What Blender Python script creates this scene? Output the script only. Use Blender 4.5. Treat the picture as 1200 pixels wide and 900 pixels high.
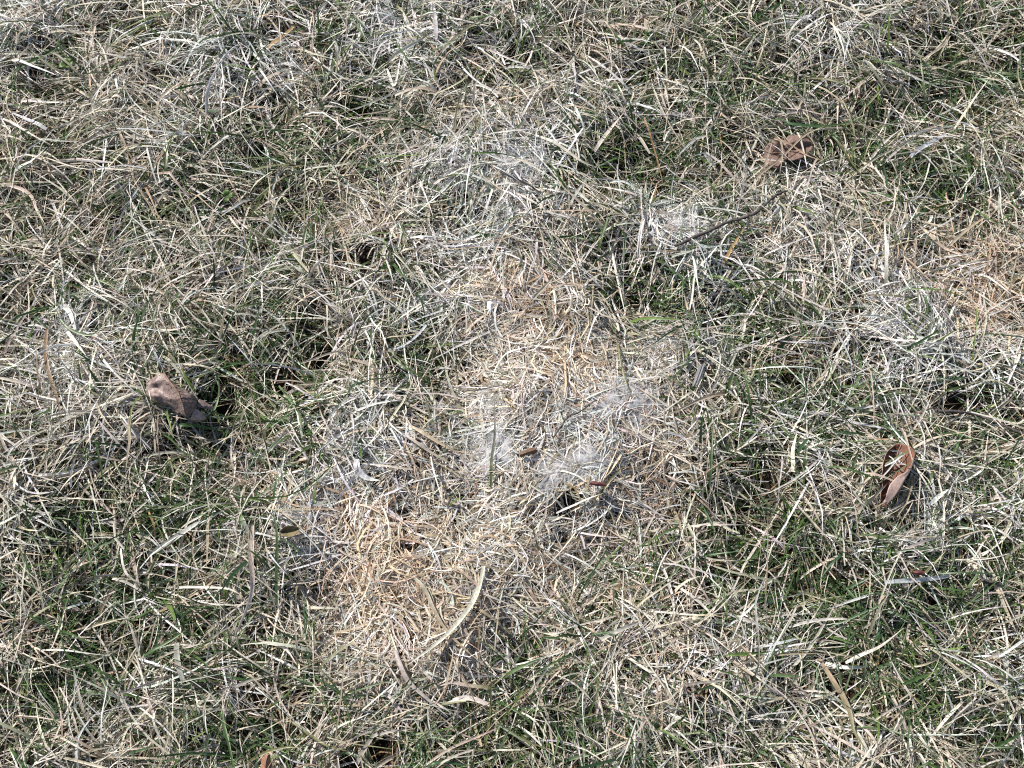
import bpy, bmesh, math, random
import numpy as np
from mathutils import Vector, Matrix

# ------------------------------------------------------------------ scene, camera, light
for o in list(bpy.data.objects):
    bpy.data.objects.remove(o, do_unlink=True)
scene = bpy.context.scene
COL = scene.collection

TILT = math.radians(22.0)          # the camera looks down, 22 degrees off the vertical
DIST = 1.25
HFOV = math.radians(44.0)
TARGET = Vector((0.0, 0.0, 0.018))
cam_data = bpy.data.cameras.new("camera")
cam_data.sensor_width = 36.0
cam_data.lens = 18.0 / math.tan(HFOV / 2)
cam_data.clip_start = 0.02
cam_data.clip_end = 500.0
cam = bpy.data.objects.new("camera", cam_data)
cam.location = TARGET + DIST * Vector((0, -math.sin(TILT), math.cos(TILT)))
cam.rotation_euler = (TILT, 0, 0)
COL.objects.link(cam)
scene.camera = cam

SUN_EL = math.radians(43.0)
SUN_AZ = math.atan2(-0.70, 0.62)   # measured from +Y towards +X: the sun stands up-left of the picture
sun_dir = Vector((math.sin(SUN_AZ) * math.cos(SUN_EL), math.cos(SUN_AZ) * math.cos(SUN_EL), math.sin(SUN_EL)))
world = bpy.data.worlds.new("World")
scene.world = world
world.use_nodes = True
wn = world.node_tree
bg = wn.nodes["Background"]
sky = wn.nodes.new("ShaderNodeTexSky")
sky.sky_type = 'NISHITA'
sky.sun_disc = False
sky.sun_elevation = SUN_EL
sky.sun_rotation = SUN_AZ
wn.links.new(sky.outputs[0], bg.inputs[0])
bg.inputs[1].default_value = 0.075
sd = bpy.data.lights.new("sun", 'SUN')
sd.energy = 5.0
sd.angle = math.radians(0.5)
sd.color = (1.0, 0.945, 0.86)
sun = bpy.data.objects.new("sun", sd)
sun.rotation_euler = (-sun_dir).to_track_quat('-Z', 'Y').to_euler()
sun.location = sun_dir * 5
COL.objects.link(sun)

scene.view_settings.view_transform = 'Standard'
scene.view_settings.look = 'None'
scene.view_settings.exposure = 0.84
scene.view_settings.gamma = 1.0
scene.view_settings.use_curve_mapping = False
scene.render.engine = 'CYCLES'
scene.cycles.max_bounces = 7
scene.cycles.diffuse_bounces = 4
scene.cycles.transparent_max_bounces = 12
scene.cycles.use_denoising = False
scene.cycles.pixel_filter_type = 'BLACKMAN_HARRIS'
scene.cycles.filter_width = 1.1

rng = np.random.default_rng(20240311)
random.seed(7)

# ------------------------------------------------------------------ small maths
TH = math.tan(HFOV / 2)
CP = np.array(cam.location)
def rays(px, py):
    x = (np.asarray(px, float) - 600) / 600 * TH
    y = (450 - np.asarray(py, float)) / 600 * TH
    c, s = math.cos(TILT), math.sin(TILT)
    return np.stack([x, y * c + s, y * s - c], -1)
def ground_at(px, py, z=0.02):
    """where the line of sight through a point of the photograph meets height z"""
    d = rays(px, py)
    t = (np.asarray(z, float) - CP[2]) / d[..., 2]
    return CP[0] + d[..., 0] * t, CP[1] + d[..., 1] * t
PX = 2 * TH * DIST / 1200.0          # about 0.84 mm on the ground

_lat = {}
def vnoise(x, y, scale, seed):
    if seed not in _lat:
        _lat[seed] = np.random.default_rng(seed).random((256, 256))
    g = _lat[seed]
    u = np.asarray(x, float) / scale + 91.7
    v = np.asarray(y, float) / scale + 47.3
    i = np.floor(u).astype(int); j = np.floor(v).astype(int)
    fu = u - i; fv = v - j
    fu = fu * fu * (3 - 2 * fu); fv = fv * fv * (3 - 2 * fv)
    i0 = i % 256; i1 = (i + 1) % 256; j0 = j % 256; j1 = (j + 1) % 256
    return (g[i0, j0] * (1 - fu) + g[i1, j0] * fu) * (1 - fv) + (g[i0, j1] * (1 - fu) + g[i1, j1] * fu) * fv
def fbm(x, y, scale, seed):
    return 0.55 * vnoise(x, y, scale, seed) + 0.3 * vnoise(x, y, scale * .47, seed + 1) + 0.15 * vnoise(x, y, scale * .21, seed + 2)

def blob_field(blobs):
    B = np.array(blobs, float)
    bx, by = ground_at(B[:, 0], B[:, 1], 0.015)
    br = B[:, 2] * PX
    def f(x, y):
        x = np.asarray(x, float); y = np.asarray(y, float)
        out = np.zeros(x.shape)
        for cx, cy, r, a in zip(bx, by, br, B[:, 3]):
            out += a * np.exp(-((x - cx) ** 2 + (y - cy) ** 2) / (r * r))
        return out
    return f

GREEN = blob_field([
    (100, 75, 30, .5), (60, 115, 45, .6), (330, 170, 60, .6), (430, 110, 50, .9), (420, 150, 45, .8), (390, 60, 40, .4),
    (760, 180, 70, .9), (790, 200, 45, .6), (700, 190, 40, .5), (1130, 90, 75, 1.0), (1180, 60, 60, .8), (1060, 110, 50, .4),
    (620, 40, 45, .7), (745, 330, 48, 1.1), (790, 340, 45, .6), (490, 410, 50, .9), (510, 450, 35, .6), (320, 430, 75, .9), (250, 480, 50, .8),
    (120, 620, 70, 1.0), (50, 640, 50, .8), (170, 600, 50, .7), (200, 740, 60, .9), (60, 790, 60, .7), (20, 820, 40, .6),
    (595, 770, 35, 1.0), (560, 840, 75, 1.0), (470, 860, 60, 1.0), (650, 840, 60, .7), (690, 640, 45, .8), (680, 680, 40, .5),
    (870, 640, 65, 1.1), (900, 590, 50, .6), (960, 700, 60, .8), (1030, 745, 70, 1.0), (1100, 740, 60, .8), (1150, 680, 60, .6),
    (940, 110, 70, .5), (1000, 170, 70, .5), (1080, 200, 60, .6), (920, 410, 60, .8), (870, 350, 60, .6), (1000, 480, 60, .5), (1150, 480, 60, .6),
    (60, 200, 50, .5), (20, 270, 40, .5), (250, 230, 60, .5), (150, 210, 60, .4), (380, 260, 40, .4), (60, 330, 40, .5),
    (860, 60, 70, .5), (900, 830, 60, .5), (1170, 850, 60, .6), (1120, 590, 60, .4), (760, 860, 60, .4), (320, 760, 60, .5), (300, 860, 60, .5), (520, 300, 30, .4),
    (830, 480, 60, .5), (770, 60, 70, .5), (200, 30, 50, .3), (260, 600, 60, .5)])
WHITE = blob_field([
    (610, 180, 55, 1.3), (530, 190, 50, .9), (470, 185, 40, .7), (240, 75, 70, .9), (300, 60, 50, .7), (30, 30, 60, .9), (490, 30, 60, .9),
    (560, 15, 50, .7), (430, 20, 50, .7), (660, 100, 40, .8), (790, 250, 60, 1.2), (840, 285, 50, 1.0), (560, 275, 50, .9), (490, 350, 60, .8),
    (580, 520, 40, .8), (700, 470, 60, .8), (690, 540, 40, .6), (830, 400, 60, .9), (1050, 410, 70, 1.1), (1180, 405, 50, 1.0), (85, 375, 45, .9),
    (80, 430, 50, .7), (930, 500, 50, .7), (1110, 610, 50, .7), (850, 800, 60, .6), (430, 545, 60, .8), (400, 510, 50, .6), (230, 640, 50, .5),
    (1050, 330, 50, .6), (300, 320, 50, .5), (960, 20, 50, .5), (1090, 650, 60, .6), (1170, 800, 60, .5), (350, 610, 40, .7), (160, 260, 60, .3), (560, 580, 40, .4), (760, 120, 40, .4), (1010, 20, 50, .4), (950, 250, 60, .5)])
PEACH = blob_field([
    (670, 420, 50, 1.2), (620, 340, 55, .8), (560, 330, 40, .4), (440, 640, 50, 1.2), (410, 600, 45, .7), (510, 550, 45, .8), (520, 700, 60, .7), (470, 730, 50, .5),
    (400, 250, 60, .6), (585, 305, 45, .5), (1150, 310, 80, 1.1), (1090, 290, 60, .7), (1180, 370, 50, .8), (740, 575, 60, .6), (1195, 170, 40, .8),
    (720, 690, 50, .4), (740, 790, 55, .6), (380, 690, 50, .4), (0, 230, 30, .8), (640, 600, 60, .4), (800, 300, 30, .3), (30, 230, 30, .3), (130, 120, 30, .4), (540, 480, 40, .4), (740, 500, 50, .5), (1150, 230, 40, .5)])
MAT = blob_field([
    (620, 400, 70, .8), (680, 450, 80, .9), (640, 520, 80, 1.0), (730, 540, 70, .9), (560, 340, 50, .5), (640, 320, 45, .6), (440, 640, 75, 1.0), (390, 600, 45, .6), (500, 700, 75, 1.0), (560, 620, 60, .7),
    (520, 560, 50, .6), (1130, 320, 70, .5), (600, 180, 50, .45), (800, 260, 45, .45), (410, 250, 45, .4), (690, 600, 60, .6), (460, 760, 60, .7), (770, 450, 50, .5), (1180, 380, 40, .5), (640, 680, 50, .4), (740, 790, 45, .35), (560, 770, 40, .5)])
DARK = [(430, 298, 11, 1), (372, 410, 13, 1), (665, 592, 12, 1), (543, 425, 7, .8), (542, 372, 7, .7), (445, 877, 13, 1), (410, 893, 10, .9),
        (300, 178, 9, .7), (770, 205, 12, .9), (1085, 290, 9, .8), (1130, 283, 9, .8), (470, 598, 8, .7), (735, 522, 6, .7), (380, 690, 12, .5), (240, 655, 12, .7),
        (1125, 470, 14, .8), (95, 690, 10, .6), (660, 625, 10, .6), (330, 440, 16, .8), (255, 470, 14, .8), (60, 120, 12, .6), (480, 640, 9, .8), (350, 720, 10, .5), (10, 10, 8, .7),
        (985, 340, 9, .6), (930, 430, 10, .6), (1000, 810, 12, .8), (1160, 350, 7, .5), (440, 560, 6, .8), (830, 430, 8, .7), (640, 355, 5, .6), (605, 390, 5, .6), (230, 735, 12, .6), (1100, 700, 9, .6),
        (860, 160, 9, .7), (1190, 480, 12, .7), (510, 310, 9, .6), (780, 640, 10, .5), (870, 610, 10, .6), (600, 60, 12, .6), (420, 120, 12, .7), (700, 720, 9, .5), (525, 770, 6, .5)]
HOLE = blob_field(DARK)
MOUND = blob_field([(620, 420, 110, .012), (450, 650, 70, .014), (690, 500, 80, .008), (380, 690, 45, -.014), (490, 600, 40, -.006), (480, 410, 60, -.010), (320, 440, 60, -.010),
                    (250, 60, 90, .008), (130, 640, 80, -.010), (1030, 740, 90, -.010), (1130, 310, 90, .007), (1130, 470, 50, -.010), (610, 180, 80, .008), (760, 190, 60, -.010),
                    (740, 330, 50, -.010), (560, 840, 80, -.008), (870, 640, 60, -.010), (800, 260, 60, .007), (1130, 90, 80, -.009), (520, 720, 70, .008), (420, 110, 60, -.009), (930, 790, 70, .006),(90,330,80,.006),(690, 650, 40, -.010)])
def hgt(x, y):
    x = np.asarray(x, float); y = np.asarray(y, float)
    fade = np.clip(1.5 - np.hypot(x, y) / 3.0, 0.15, 1)
    h = 0.018 * (fbm(x, y, 0.16, 3) - .5) + 0.026 * (vnoise(x, y, 0.055, 9) - .5) - .007 * np.clip(GREEN(x, y), 0, 1) + .003 * np.clip(WHITE(x, y), 0, 1)
    return (h + MOUND(x, y) - 0.020 * np.clip(HOLE(x, y), 0, 1)) * fade

# ------------------------------------------------------------------ materials
def new_mat(name):
    m = bpy.data.materials.new(name)
    m.use_nodes = True
    nt = m.node_tree
    for n in list(nt.nodes):
        nt.nodes.remove(n)
    out = nt.nodes.new("ShaderNodeOutputMaterial")
    return m, nt, out
def blade_material(name, rough=0.5, transl=0.28, spec=0.35, attr="tint"):
    m, nt, out = new_mat(name)
    N = nt.nodes.new; L = nt.links.new
    a = N("ShaderNodeAttribute"); a.attribute_name = attr
    tc = N("ShaderNodeTexCoord")
    nz = N("ShaderNodeTexNoise"); nz.inputs["Scale"].default_value = 420; nz.inputs["Detail"].default_value = 3
    L(tc.outputs["Object"], nz.inputs["Vector"])
    mr = N("ShaderNodeMapRange"); mr.inputs[1].default_value = .3; mr.inputs[2].default_value = .7
    mr.inputs[3].default_value = .72; mr.inputs[4].default_value = 1.18
    L(nz.outputs["Fac"], mr.inputs[0])
    mx = N("ShaderNodeMix"); mx.data_type = 'RGBA'; mx.blend_type = 'MULTIPLY'; mx.inputs[0].default_value = 1
    L(a.outputs["Color"], mx.inputs[6]); L(mr.outputs[0], mx.inputs[7])
    p = N("ShaderNodeBsdfPrincipled")
    p.inputs["Roughness"].default_value = rough
    p.inputs["Specular IOR Level"].default_value = spec
    L(mx.outputs[2], p.inputs["Base Color"])
    t = N("ShaderNodeBsdfTranslucent"); L(mx.outputs[2], t.inputs["Color"])
    ms = N("ShaderNodeMixShader"); ms.inputs[0].default_value = transl
    L(p.outputs[0], ms.inputs[1]); L(t.outputs[0], ms.inputs[2]); L(ms.outputs[0], out.inputs[0])
    return m
M_STRAW = blade_material("dry_straw", .48, .40, .4)
M_GREEN = blade_material("green_blade", .42, .30, .45)
M_THATCH = blade_material("brown_thatch", .75, .12, .2)

def soil_material():
    m, nt, out = new_mat("dark_soil")
    N = nt.nodes.new; L = nt.links.new
    tc = N("ShaderNodeTexCoord")
    n1 = N("ShaderNodeTexNoise"); n1.inputs["Scale"].default_value = 160; n1.inputs["Detail"].default_value = 6
    n2 = N("ShaderNodeTexNoise"); n2.inputs["Scale"].default_value = 9; n2.inputs["Detail"].default_value = 4
    L(tc.outputs["Object"], n1.inputs["Vector"]); L(tc.outputs["Object"], n2.inputs["Vector"])
    cr = N("ShaderNodeValToRGB")
    cr.color_ramp.elements[0].position = .3; cr.color_ramp.elements[0].color = (.010, .008, .006, 1)
    cr.color_ramp.elements[1].position = .75; cr.color_ramp.elements[1].color = (.045, .032, .022, 1)
    L(n1.outputs["Fac"], cr.inputs[0])
    cr2 = N("ShaderNodeValToRGB")           # far away the turf itself: straw and green seen as one colour
    cr2.color_ramp.elements[0].position = .35; cr2.color_ramp.elements[0].color = (.10, .12, .05, 1)
    cr2.color_ramp.elements[1].position = .65; cr2.color_ramp.elements[1].color = (.30, .25, .16, 1)
    L(n2.outputs["Fac"], cr2.inputs[0])
    ln = N("ShaderNodeVectorMath"); ln.operation = 'LENGTH'; L(tc.outputs["Object"], ln.inputs[0])
    mr = N("ShaderNodeMapRange"); mr.inputs[1].default_value = 2.4; mr.inputs[2].default_value = 3.4
    L(ln.outputs["Value"], mr.inputs[0])
    mx = N("ShaderNodeMix"); mx.data_type = 'RGBA'
    L(mr.outputs[0], mx.inputs[0]); L(cr.outputs[0], mx.inputs[6]); L(cr2.outputs[0], mx.inputs[7])
    p = N("ShaderNodeBsdfPrincipled"); p.inputs["Roughness"].default_value = .95
    p.inputs["Specular IOR Level"].default_value = .15
    L(mx.outputs[2], p.inputs["Base Color"])
    b = N("ShaderNodeBump"); b.inputs["Strength"].default_value = .8; b.inputs["Distance"].default_value = .003
    L(n1.outputs["Fac"], b.inputs["Height"]); L(b.outputs[0], p.inputs["Normal"])
    L(p.outputs[0], out.inputs[0])
    return m
M_SOIL = soil_material()

# ------------------------------------------------------------------ mesh helpers
def link(o, parent=None):
    COL.objects.link(o)
    if parent is not None:
        o.parent = parent
    return o
def tag(o, label, cat, group=None, kind=None):
    o["label"] = label; o["category"] = cat
    if group: o["group"] = group
    if kind: o["kind"] = kind
    return o
def mesh_quads(name, V, Q, C, mat, smooth=True):
    """V (n,3), Q (m,4), C (n,3) colour per vertex"""
    me = bpy.data.meshes.new(name)
    me.vertices.add(len(V)); me.vertices.foreach_set("co", np.ascontiguousarray(V, np.float32).ravel())
    me.loops.add(Q.size); me.loops.foreach_set("vertex_index", np.ascontiguousarray(Q, np.int32).ravel())
    me.polygons.add(len(Q))
    me.polygons.foreach_set("loop_start", np.arange(0, Q.size, 4, dtype=np.int32))
    me.polygons.foreach_set("loop_total", np.full(len(Q), 4, np.int32))
    me.polygons.foreach_set("use_smooth", np.full(len(Q), smooth, bool))
    if C is not None:
        at = me.attributes.new("tint", 'FLOAT_COLOR', 'POINT')
        c4 = np.ones((len(V), 4), np.float32); c4[:, :3] = C
        at.data.foreach_set("color", c4.ravel())
    me.update(calc_edges=True)
    me.materials.append(mat)
    return me

def ribbons(P, w, twist, fold, blunt, C0, C1, rg):
    """P (N,S+1,3) centre lines -> folded ribbons. w (N,) full width, twist (N,S+1), fold (N,) midrib depth or None for flat"""
    Nn, K, _ = P.shape
    T = np.gradient(P, axis=1)
    T /= np.linalg.norm(T, axis=2, keepdims=True) + 1e-9
    up = np.array([0, 0, 1.0])
    side = np.cross(T, up)
    ln = np.linalg.norm(side, axis=2, keepdims=True)
    side = np.where(ln > 1e-3, side / (ln + 1e-9), np.array([1.0, 0, 0]))
    nor = np.cross(side, T)
    ct, st = np.cos(twist)[..., None], np.sin(twist)[..., None]
    s2 = side * ct + nor * st
    n2 = nor * ct - side * st
    t = np.linspace(0, 1, K)[None, :]
    prof = np.minimum(1, .62 + 2.2 * t) * (1 - np.clip(t, 0, 1) ** 3.2)
    prof = np.where(blunt[:, None], np.minimum(1, .75 + 1.2 * t) * (1 - .35 * t ** 4), prof)
    hw = .5 * w[:, None] * np.maximum(prof, .05)
    tt = t[..., None]
    Cc = C0[:, None, :] * (1 - tt) + C1[:, None, :] * tt
    Cc = Cc * (1 + .13 * rg.standard_normal((Nn, K, 1)))
    if fold is None:
        V = np.stack([P - s2 * hw[..., None], P + s2 * hw[..., None]], 2)
        C = np.stack([Cc, Cc], 2); m = 2
    else:
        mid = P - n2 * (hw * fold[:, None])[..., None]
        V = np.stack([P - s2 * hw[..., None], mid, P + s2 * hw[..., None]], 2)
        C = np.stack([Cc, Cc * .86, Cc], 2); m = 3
    base = (np.arange(Nn) * K * m)[:, None, None]
    k = np.arange(K - 1)[None, :, None]
    j = np.arange(m - 1)[None, None, :]
    a = base + k * m + j
    Q = np.stack([a, a + 1, a + 1 + m, a + m], -1).reshape(-1, 4)
    return V.reshape(-1, 3), Q, np.clip(C.reshape(-1, 3), 0.004, .9)

def grow(x, y, phi, L, e0, e1, kap, S, rg, floor_off, kink=.4, pw=1.0):
    """centre lines of blades rooted at x, y: they rise at e0, bend over to e1, and lie on whatever floor they meet"""
    Nn = len(x)
    t = np.linspace(0, 1, S)[None, :] if S > 1 else np.zeros((1, 1))
    e = e0[:, None] + (e1 - e0)[:, None] * t ** pw
    ph = phi[:, None] + kap[:, None] * t
    ks = rg.integers(1, max(2, S), Nn)
    has = rg.random(Nn) < kink
    after = (np.arange(S)[None, :] >= ks[:, None]) & has[:, None]
    ph = ph + after * (rg.normal(0, .55, Nn))[:, None]
    e = e + after * (rg.normal(-.25, .35, Nn))[:, None]
    ph = ph + np.cumsum(rg.normal(0, .06, (Nn, S)), 1)
    st = (L / S)[:, None]
    d = np.stack([np.cos(ph) * np.cos(e) * st, np.sin(ph) * np.cos(e) * st, np.sin(e) * st], -1)
    P = np.zeros((Nn, S + 1, 3))
    P[:, 0, 0] = x; P[:, 0, 1] = y; P[:, 0, 2] = hgt(x, y) - .002
    P[:, 1:] = P[:, :1] + np.cumsum(d, 1)
    fl = hgt(P[:, 1:, 0], P[:, 1:, 1]) + floor_off[:, None]
    P[:, 1:, 2] = np.maximum(P[:, 1:, 2], fl)
    return P

def pick(pal, n, rg, jit=.12):
    pal = np.array(pal, float)
    c = pal[rg.integers(0, len(pal), n)]
    c = c * np.exp(rg.normal(0, jit, (n, 1))) * np.exp(rg.normal(0, .04, (n, 3)))
    return c

TAN = [(.50, .42, .31), (.56, .48, .37), (.44, .35, .25), (.58, .52, .42), (.38, .32, .23), (.54, .48, .40)]
PALE = [(.68, .64, .56), (.62, .60, .54), (.72, .69, .64), (.64, .59, .50)]
BLEACH = [(.75, .74, .71), (.69, .70, .70), (.79, .76, .71), (.65, .65, .64)]
GREY = [(.36, .34, .30), (.42, .40, .36), (.30, .29, .25)]
PEACHC = [(.60, .46, .32), (.65, .53, .41), (.52, .38, .26), (.68, .59, .48), (.60, .51, .44), (.66, .56, .44), (.42, .31, .22)]
BROWN = [(.24, .16, .09), (.30, .21, .12), (.20, .14, .09)]
GRN = [(.055, .110, .032), (.042, .092, .038), (.072, .128, .034), (.085, .135, .046), (.055, .095, .045)]
GRNHI = [(.10, .17, .035), (.13, .19, .05), (.085, .15, .03)]

# ------------------------------------------------------------------ ground sheet
def axis(a):
    inner = np.arange(-a, a + 1e-6, .014)
    outer = a + np.cumsum(.02 * 1.22 ** np.arange(34))
    return np.concatenate([-outer[::-1], inner, outer])
ax = axis(1.35)
gx, gy = np.meshgrid(ax, ax, indexing='ij')
gz = hgt(gx, gy)
n = len(ax)
ii = np.arange(n * n).reshape(n, n)
Q = np.stack([ii[:-1, :-1], ii[1:, :-1], ii[1:, 1:], ii[:-1, 1:]], -1).reshape(-1, 4)
soil = bpy.data.objects.new("ground", mesh_quads("ground", np.stack([gx, gy, gz], -1).reshape(-1, 3), Q, None, M_SOIL))
soil["kind"] = "structure"
tag(soil, "dark soil of the lawn showing in gaps between the grass", "ground", kind="structure")
link(soil)

# ------------------------------------------------------------------ the turf
X0, X1, Y0, Y1 = -.66, .66, -.46, .57
def scatter(nn, rg, margin=.0):
    return rg.uniform(X0 - margin, X1 + margin, nn), rg.uniform(Y0 - margin, Y1 + margin, nn)

canopy_pts = []
def open_gap(P, rg):
    """blades that would bridge one of the open gaps are mostly missing"""
    mid = HOLE(P[:, 1:, 0], P[:, 1:, 1]).max(1)
    return (mid < .5) | (rg.random(len(P)) < .10)
def build_turf():
    rg = rng
    # tufts: each one has its own lean, its own kind and its own colour
    NT = 10500
    tx, ty = scatter(NT, rg)
    hole = np.clip(HOLE(tx, ty), 0, 1)
    keep = rg.random(NT) > .93 * hole
    tx, ty = tx[keep], ty[keep]; NT = len(tx)
    lean = 2 * np.pi * 1.6 * fbm(tx, ty, .13, 21) + rg.normal(0, .9, NT)
    G = GREEN(tx, ty); M = np.clip(MAT(tx, ty), 0, 1.3)
    gz_ = fbm(tx, ty, .05, 31)
    pg = np.clip(.17 + .50 * G + .6 * (gz_ - .5) - 7 * hgt(tx, ty) - .5 * M, .01, .75)
    tgreen = rg.random(NT) < pg
    nb = rg.integers(4, 11, NT)
    nb = np.where(M > .5, np.maximum(2, nb - 4), nb)
    idx = np.repeat(np.arange(NT), nb)
    N = len(idx)
    x = tx[idx] + rg.normal(0, .0032, N); y = ty[idx] + rg.normal(0, .0032, N)
    G = G[idx]; M = M[idx]
    W = np.clip(WHITE(x, y), 0, 1.3); Pc = np.clip(PEACH(x, y), 0, 1.2)
    green = np.where(tgreen[idx], rg.random(N) < .72, rg.random(N) < np.clip(.09 + .16 * G - .12 * M, .0, .3))
    spread = np.where(rg.random(N) < .48, 2.8, .55)
    phi = lean[idx] + rg.normal(0, 1, N) * spread
    L = rg.gamma(4.5, .0080, N) + .010
    L = np.where(green, L * .92, L) * (1 - .42 * np.clip(M, 0, 1))
    e0 = np.where(green, rg.uniform(.55, 1.35, N), rg.uniform(.30, 1.15, N)) * (1 - .45 * np.clip(M, 0, 1))
    e1 = np.where(green, rg.uniform(-.5, .65, N), rg.uniform(-.75, .25, N)) * (1 - .3 * np.clip(M, 0, 1))
    kap = rg.normal(0, .34, N)
    flo = rg.uniform(.001, .013, N) * (1 - .35 * np.clip(M, 0, 1))
    P = grow(x, y, phi, L, e0, e1, kap, 5, rg, flo, kink=.22, pw=.8)
    z0 = hgt(P[..., 0], P[..., 1])
    hh = P[..., 2] - z0
    P[..., 2] = z0 + np.where(hh > .032, .032 + (hh - .032) * .45, hh)
    w = rg.gamma(5, .00027, N) * np.where(green, 1.05, 1.0) * (1 - .25 * np.clip(M, 0, 1))
    wide = rg.random(N) < .05 * (1 - M)
    w = np.where(wide, w * 1.55, w)
    w = np.clip(w, .0007, .0042)
    # colours
    C0 = pick(TAN, N, rg); C1 = pick(PALE, N, rg)
    r = rg.random(N)
    isw = r < np.clip(.16 + .78 * W, 0, .92)
    isp = (~isw) & (rg.random(N) < np.clip(.04 + .6 * Pc ** 1.6, 0, .75))
    isg = (~isw) & (~isp) & (rg.random(N) < .11)
    isb = (~isw) & (~isp) & (~isg) & (rg.random(N) < .13)
    def put(mask, a, b):
        k = int(mask.sum())
        C0[mask] = pick(a, k, rg); C1[mask] = pick(b, k, rg)
    put(isw, BLEACH, BLEACH); put(isp, PEACHC, PEACHC + PALE[:1]); put(isg, GREY, GREY + TAN[:2]); put(isb, BROWN, TAN)
    put(green, GRN, GRN + GRN[:3] + GRNHI[:1])
    hi = green & (rg.random(N) < .10)
    put(hi, GRNHI, GRNHI)
    half = green & (rg.random(N) < .20)
    put(half, GRN, TAN)
    half2 = (~green) & (rg.random(N) < .10 + .1 * np.clip(G, 0, 1))
    put(half2, TAN, GRN[2:4] + TAN[:2])
    tw = rg.normal(0, .55, N)[:, None] + rg.normal(0, .9, N)[:, None] * np.linspace(0, 1, 6)[None, :]
    fold = rg.uniform(.10, .55, N)
    blunt = rg.random(N) < .22
    clear = open_gap(P, rg)
    canopy_pts.append(P[clear].reshape(-1, 3))
    for name, mask, mat, lab, cat in (
            ("dormant_grass", ~green & clear, M_STRAW, "tangled straw-coloured dormant grass blades covering the lawn", "grass"),
            ("green_grass", green & clear, M_GREEN, "short dark green grass blades growing up through the straw", "grass")):
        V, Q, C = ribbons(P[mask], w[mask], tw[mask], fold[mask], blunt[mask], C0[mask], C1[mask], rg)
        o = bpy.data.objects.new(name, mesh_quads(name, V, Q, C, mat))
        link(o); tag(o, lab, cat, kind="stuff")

    # thatch: short brown bits lying deep
    N = 9000
    x, y = scatter(N, rg)
    k = rg.random(N) > .8 * np.clip(HOLE(x, y), 0, 1)
    x, y = x[k], y[k]; N = len(x)
    phi = rg.uniform(0, 2 * np.pi, N)
    P = grow(x, y, phi, rg.uniform(.012, .04, N), rg.normal(.1, .25, N), rg.normal(-.1, .25, N), rg.normal(0, .8, N), 3, rg, rg.uniform(.0008, .006, N))
    C = pick(BROWN, N, rg, .25) * .6
    V, Q, CC = ribbons(P, rg.uniform(.0008, .0026, N), rg.normal(0, .5, (N, 1)) + np.zeros((1, 4)), None, rg.random(N) < .6, C, C, rg)
    o = bpy.data.objects.new("thatch", mesh_quads("thatch", V, Q, CC, M_THATCH)); link(o)
    tag(o, "brown thatch of rotting blade bits lying on the soil", "thatch", kind="stuff")

    # the fine matted litter of the dead patches
    N = 190000
    x, y = scatter(N, rg)
    M = np.clip(MAT(x, y), 0, 1.3) * (.55 + .9 * fbm(x, y, .035, 71))
    W = np.clip(WHITE(x, y), 0, 1.3)
    k = rg.random(N) < np.clip(.02 + .06 * W + .95 * M, 0, 1) * np.clip((vnoise(x, y, .007, 777) - .14) * 4, .05, 1) * (1 - .95 * np.clip(HOLE(x, y) * 1.3, 0, 1))
    x, y, M, W = x[k], y[k], M[k], W[k]; N = len(x)
    Pc = np.clip(PEACH(x, y), 0, 1.2)
    phi = 2 * np.pi * 1.5 * fbm(x, y, .05, 81) + rg.normal(0, 1.1, N)
    L = rg.gamma(5, .0052, N) + .006
    lay = np.clip(M, 0, 1)
    off = rg.uniform(.002, .013, N)
    P = grow(x, y, phi, L, rg.normal(.06, .2, N), rg.normal(-.1, .2, N), rg.normal(0, .85, N), 4, rg, off, kink=.35)
    P[:, 0, 2] = np.maximum(P[:, 0, 2], hgt(P[:, 0, 0], P[:, 0, 1]) + off * .6)
    k = open_gap(P, rg); P, W, Pc = P[k], W[k], Pc[k]; N = len(P)
    C0 = pick(PALE + TAN, N, rg, .2) * .9; C1 = C0.copy()
    a = rg.random(N) < np.clip(.04 + .55 * Pc ** 2, 0, .75)
    C0[a] = pick(PEACHC, int(a.sum()), rg); C1[a] = C0[a]
    b = (~a) & (rg.random(N) < np.clip(.3 + .6 * W, 0, .85))
    C0[b] = pick(BLEACH, int(b.sum()), rg, .2) * .88; C1[b] = C0[b]
    g = (~a) & (~b) & (rg.random(N) < .2)
    C0[g] = pick(GREY + BROWN, int(g.sum()), rg); C1[g] = C0[g]
    V, Q, CC = ribbons(P, rg.gamma(6, .00019, N).clip(.0005, .0026), rg.normal(0, .38, (N, 1)) + rg.normal(0, .5, (N, 1)) * np.linspace(0, 1, 5)[None], None, rg.random(N) < .4, C0, C1, rg)
    canopy_pts.append(P.reshape(-1, 3))
    o = bpy.data.objects.new("matted_litter", mesh_quads("matted_litter", V, Q, CC, M_STRAW)); link(o)
    tag(o, "fine short cream litter matted flat over the dead patches", "litter", kind="stuff")
build_turf()


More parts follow.
